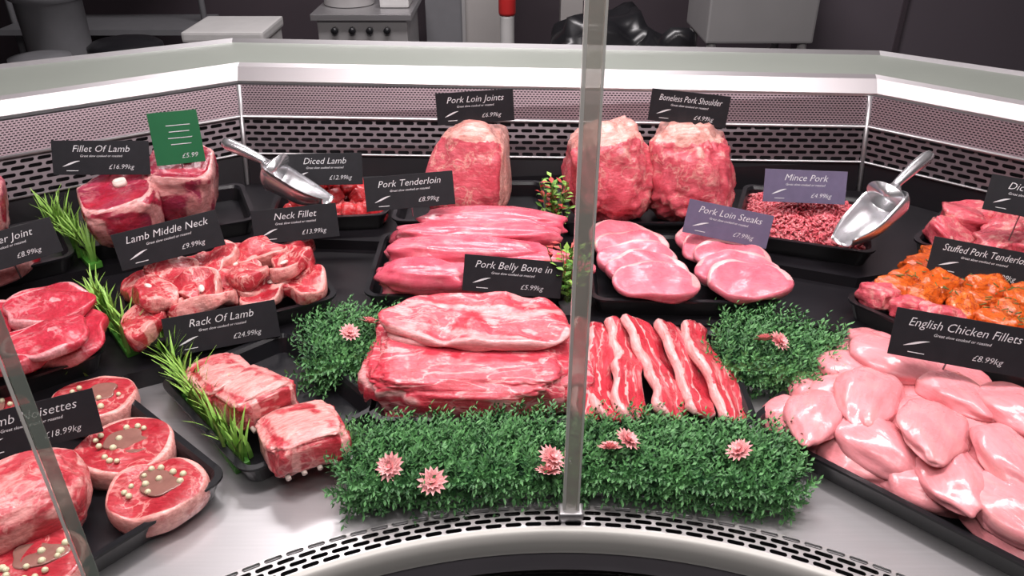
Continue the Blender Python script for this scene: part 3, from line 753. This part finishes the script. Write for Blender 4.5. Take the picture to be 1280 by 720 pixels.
def lathe(name,prof,mat,loc,parent=None,n=32):
    rings=[[Vector((r*math.cos(2*math.pi*i/n),r*math.sin(2*math.pi*i/n),z)) for i in range(n)] for r,z in prof]
    v,f=loft(rings,True,True); o=mesh_obj(name,v,f,mat,None,parent); o.location=loc; return o
lathe('grey_waste_bin',[(.09,0),(.12,.7),(.125,.93),(.14,.94),(.14,.98),(.12,.985),(.11,.9),(.09,.1)],W['grey'],(-1.86,3.35,0))
lathe('black_bucket',[(.10,0),(.13,.74),(.14,.75),(.14,.785),(.12,.80),(.05,.815)],W['bag'],(-1.52,3.2,0))
lathe('grey_waste_bin',[(.09,0),(.10,.72),(.11,.73),(.11,.77),(.05,.78)],W['grey'],(-1.80,3.08,0))
e=empty('steel_shelving')
for x in (-2.35,-1.45):
    v,f=tube([(x,3.9,0),(x,3.9,1.9)],.015,8); mesh_obj('post',v,f,W['grey'],None,e)
for z in (.35,.70,1.15): plane_box('shelf',-2.35,-1.45,3.75,4.1,z,z+.025,W['grey'],e)
e=empty('white_chest'); plane_box('body',-1.28,-.98,3.2,3.5,.0,.79,W['white'],e,.01); plane_box('lid',-1.29,-.97,3.19,3.51,.795,.835,W['white'],e,.01)
e=empty('steel_cooking_range'); plane_box('body',-.78,-.42,3.3,3.7,0,.86,W['dsteel'],e,.005); plane_box('top',-.80,-.40,3.28,3.72,.86,.885,M['steel'],e,.003)
for i in range(4):
    o=lathe('knob_%d'%i,[(.014,0),(.014,.02),(.010,.024)],W['bag'],(-.71+.07*i,3.3,.82),e,12); o.rotation_euler=(R(90),0,0)
lathe('stock_pot',[(.10,.887),(.105,.89),(.105,1.05),(.11,1.055),(.10,1.06)],W['white'],(-.68,3.5,0))
plane_box('white_scale',-.54,-.42,3.4,3.55,.887,.95,W['white'],None,.01)
e=empty('steel_double_door'); plane_box('door_leaf_dark',-.39,-.22,3.75,3.8,0,2.1,W['grey'],e); plane_box('door_leaf_pale',-.215,-.05,3.75,3.8,0,2.1,W['pale'],e); plane_box('door_leaf_edge',-.225,-.21,3.73,3.75,0,2.1,W['dsteel'],e)
e=empty('fire_extinguisher'); 
lathe('base',[(.05,0),(.035,.05),(.03,.84),(.032,.85)],W['white'],(-.02,3.45,0),e,20); lathe('cylinder',[(.033,.85),(.036,.86),(.036,1.2),(.02,1.25),(.012,1.3)],W['red'],(-.02,3.45,0),e,20)
V,F,A=blob(.24,.18,.42,700,.12,2.5,.6,n=4,fine=.03); meatpiece('black_refuse_sack',(V,F,A),W['bag'],(.38,3.4,.44))
V,F,A=blob(.14,.14,.41,702,.12,2.5,.6,n=4,fine=.03); meatpiece('black_refuse_sack',(V,F,A),W['bag'],(.62,3.2,.41))
plane_box('white_carton',.22,.32,3.75,3.85,0,.93,W['pale'],None,.004)
e=empty('steel_sink_unit'); plane_box('basin',.76,1.18,3.2,3.6,.79,1.05,W['dsteel'],e,.008); plane_box('rim',.74,1.20,3.18,3.62,1.05,1.07,M['steel'],e,.004)
for x in (.79,1.15):
    for y in (3.23,3.57): v,f=tube([(x,y,0),(x,y,.80)],.018,10); mesh_obj('leg',v,f,W['dsteel'],None,e)
plane_box('under_shelf',.77,1.17,3.2,3.6,.2,.22,W['dsteel'],e)

# ---------------------------------------------------------------- lights
def area(name,loc,rot,sx,sy,e,col):
    l=bpy.data.lights.new(name,'AREA'); l.shape='RECTANGLE'; l.size=sx;l.size_y=sy;l.energy=e;l.color=col
    o=bpy.data.objects.new(name,l); link(o); place(o,loc,rot); return o
P_=(1,.90,.915)
area('case_light_centre',(.08,1.0,2.15),(-4,0,0),1.3,.12,20,P_)
area('case_light_left',(-.75,.75,2.15),(0,10,35),1.0,.12,12,P_)
area('case_light_right',(.85,.75,2.15),(0,-10,-40),1.0,.12,11.5,P_)
area('front_fill_light',(0,-.3,2.75),(18,0,0),1.6,.3,18,(1,.96,.95))  # unseen fill light, added to brighten the counter from the customer side
area('kitchen_light',(-.2,2.6,2.8),(15,0,0),1.6,.3,60,(1,.93,.95))
w=bpy.data.worlds.new('World'); scene.world=w; w.use_nodes=True
w.node_tree.nodes['Background'].inputs[0].default_value=(.5,.45,.5,1); w.node_tree.nodes['Background'].inputs[1].default_value=.3
# ---------------------------------------------------------------- camera
cam=bpy.data.cameras.new('camera'); co=bpy.data.objects.new('camera',cam); link(co)
co.location=(0,0,1.53); co.rotation_euler=(R(60),0,0); cam.sensor_width=36; cam.lens=28.125; cam.clip_start=.05
scene.camera=co
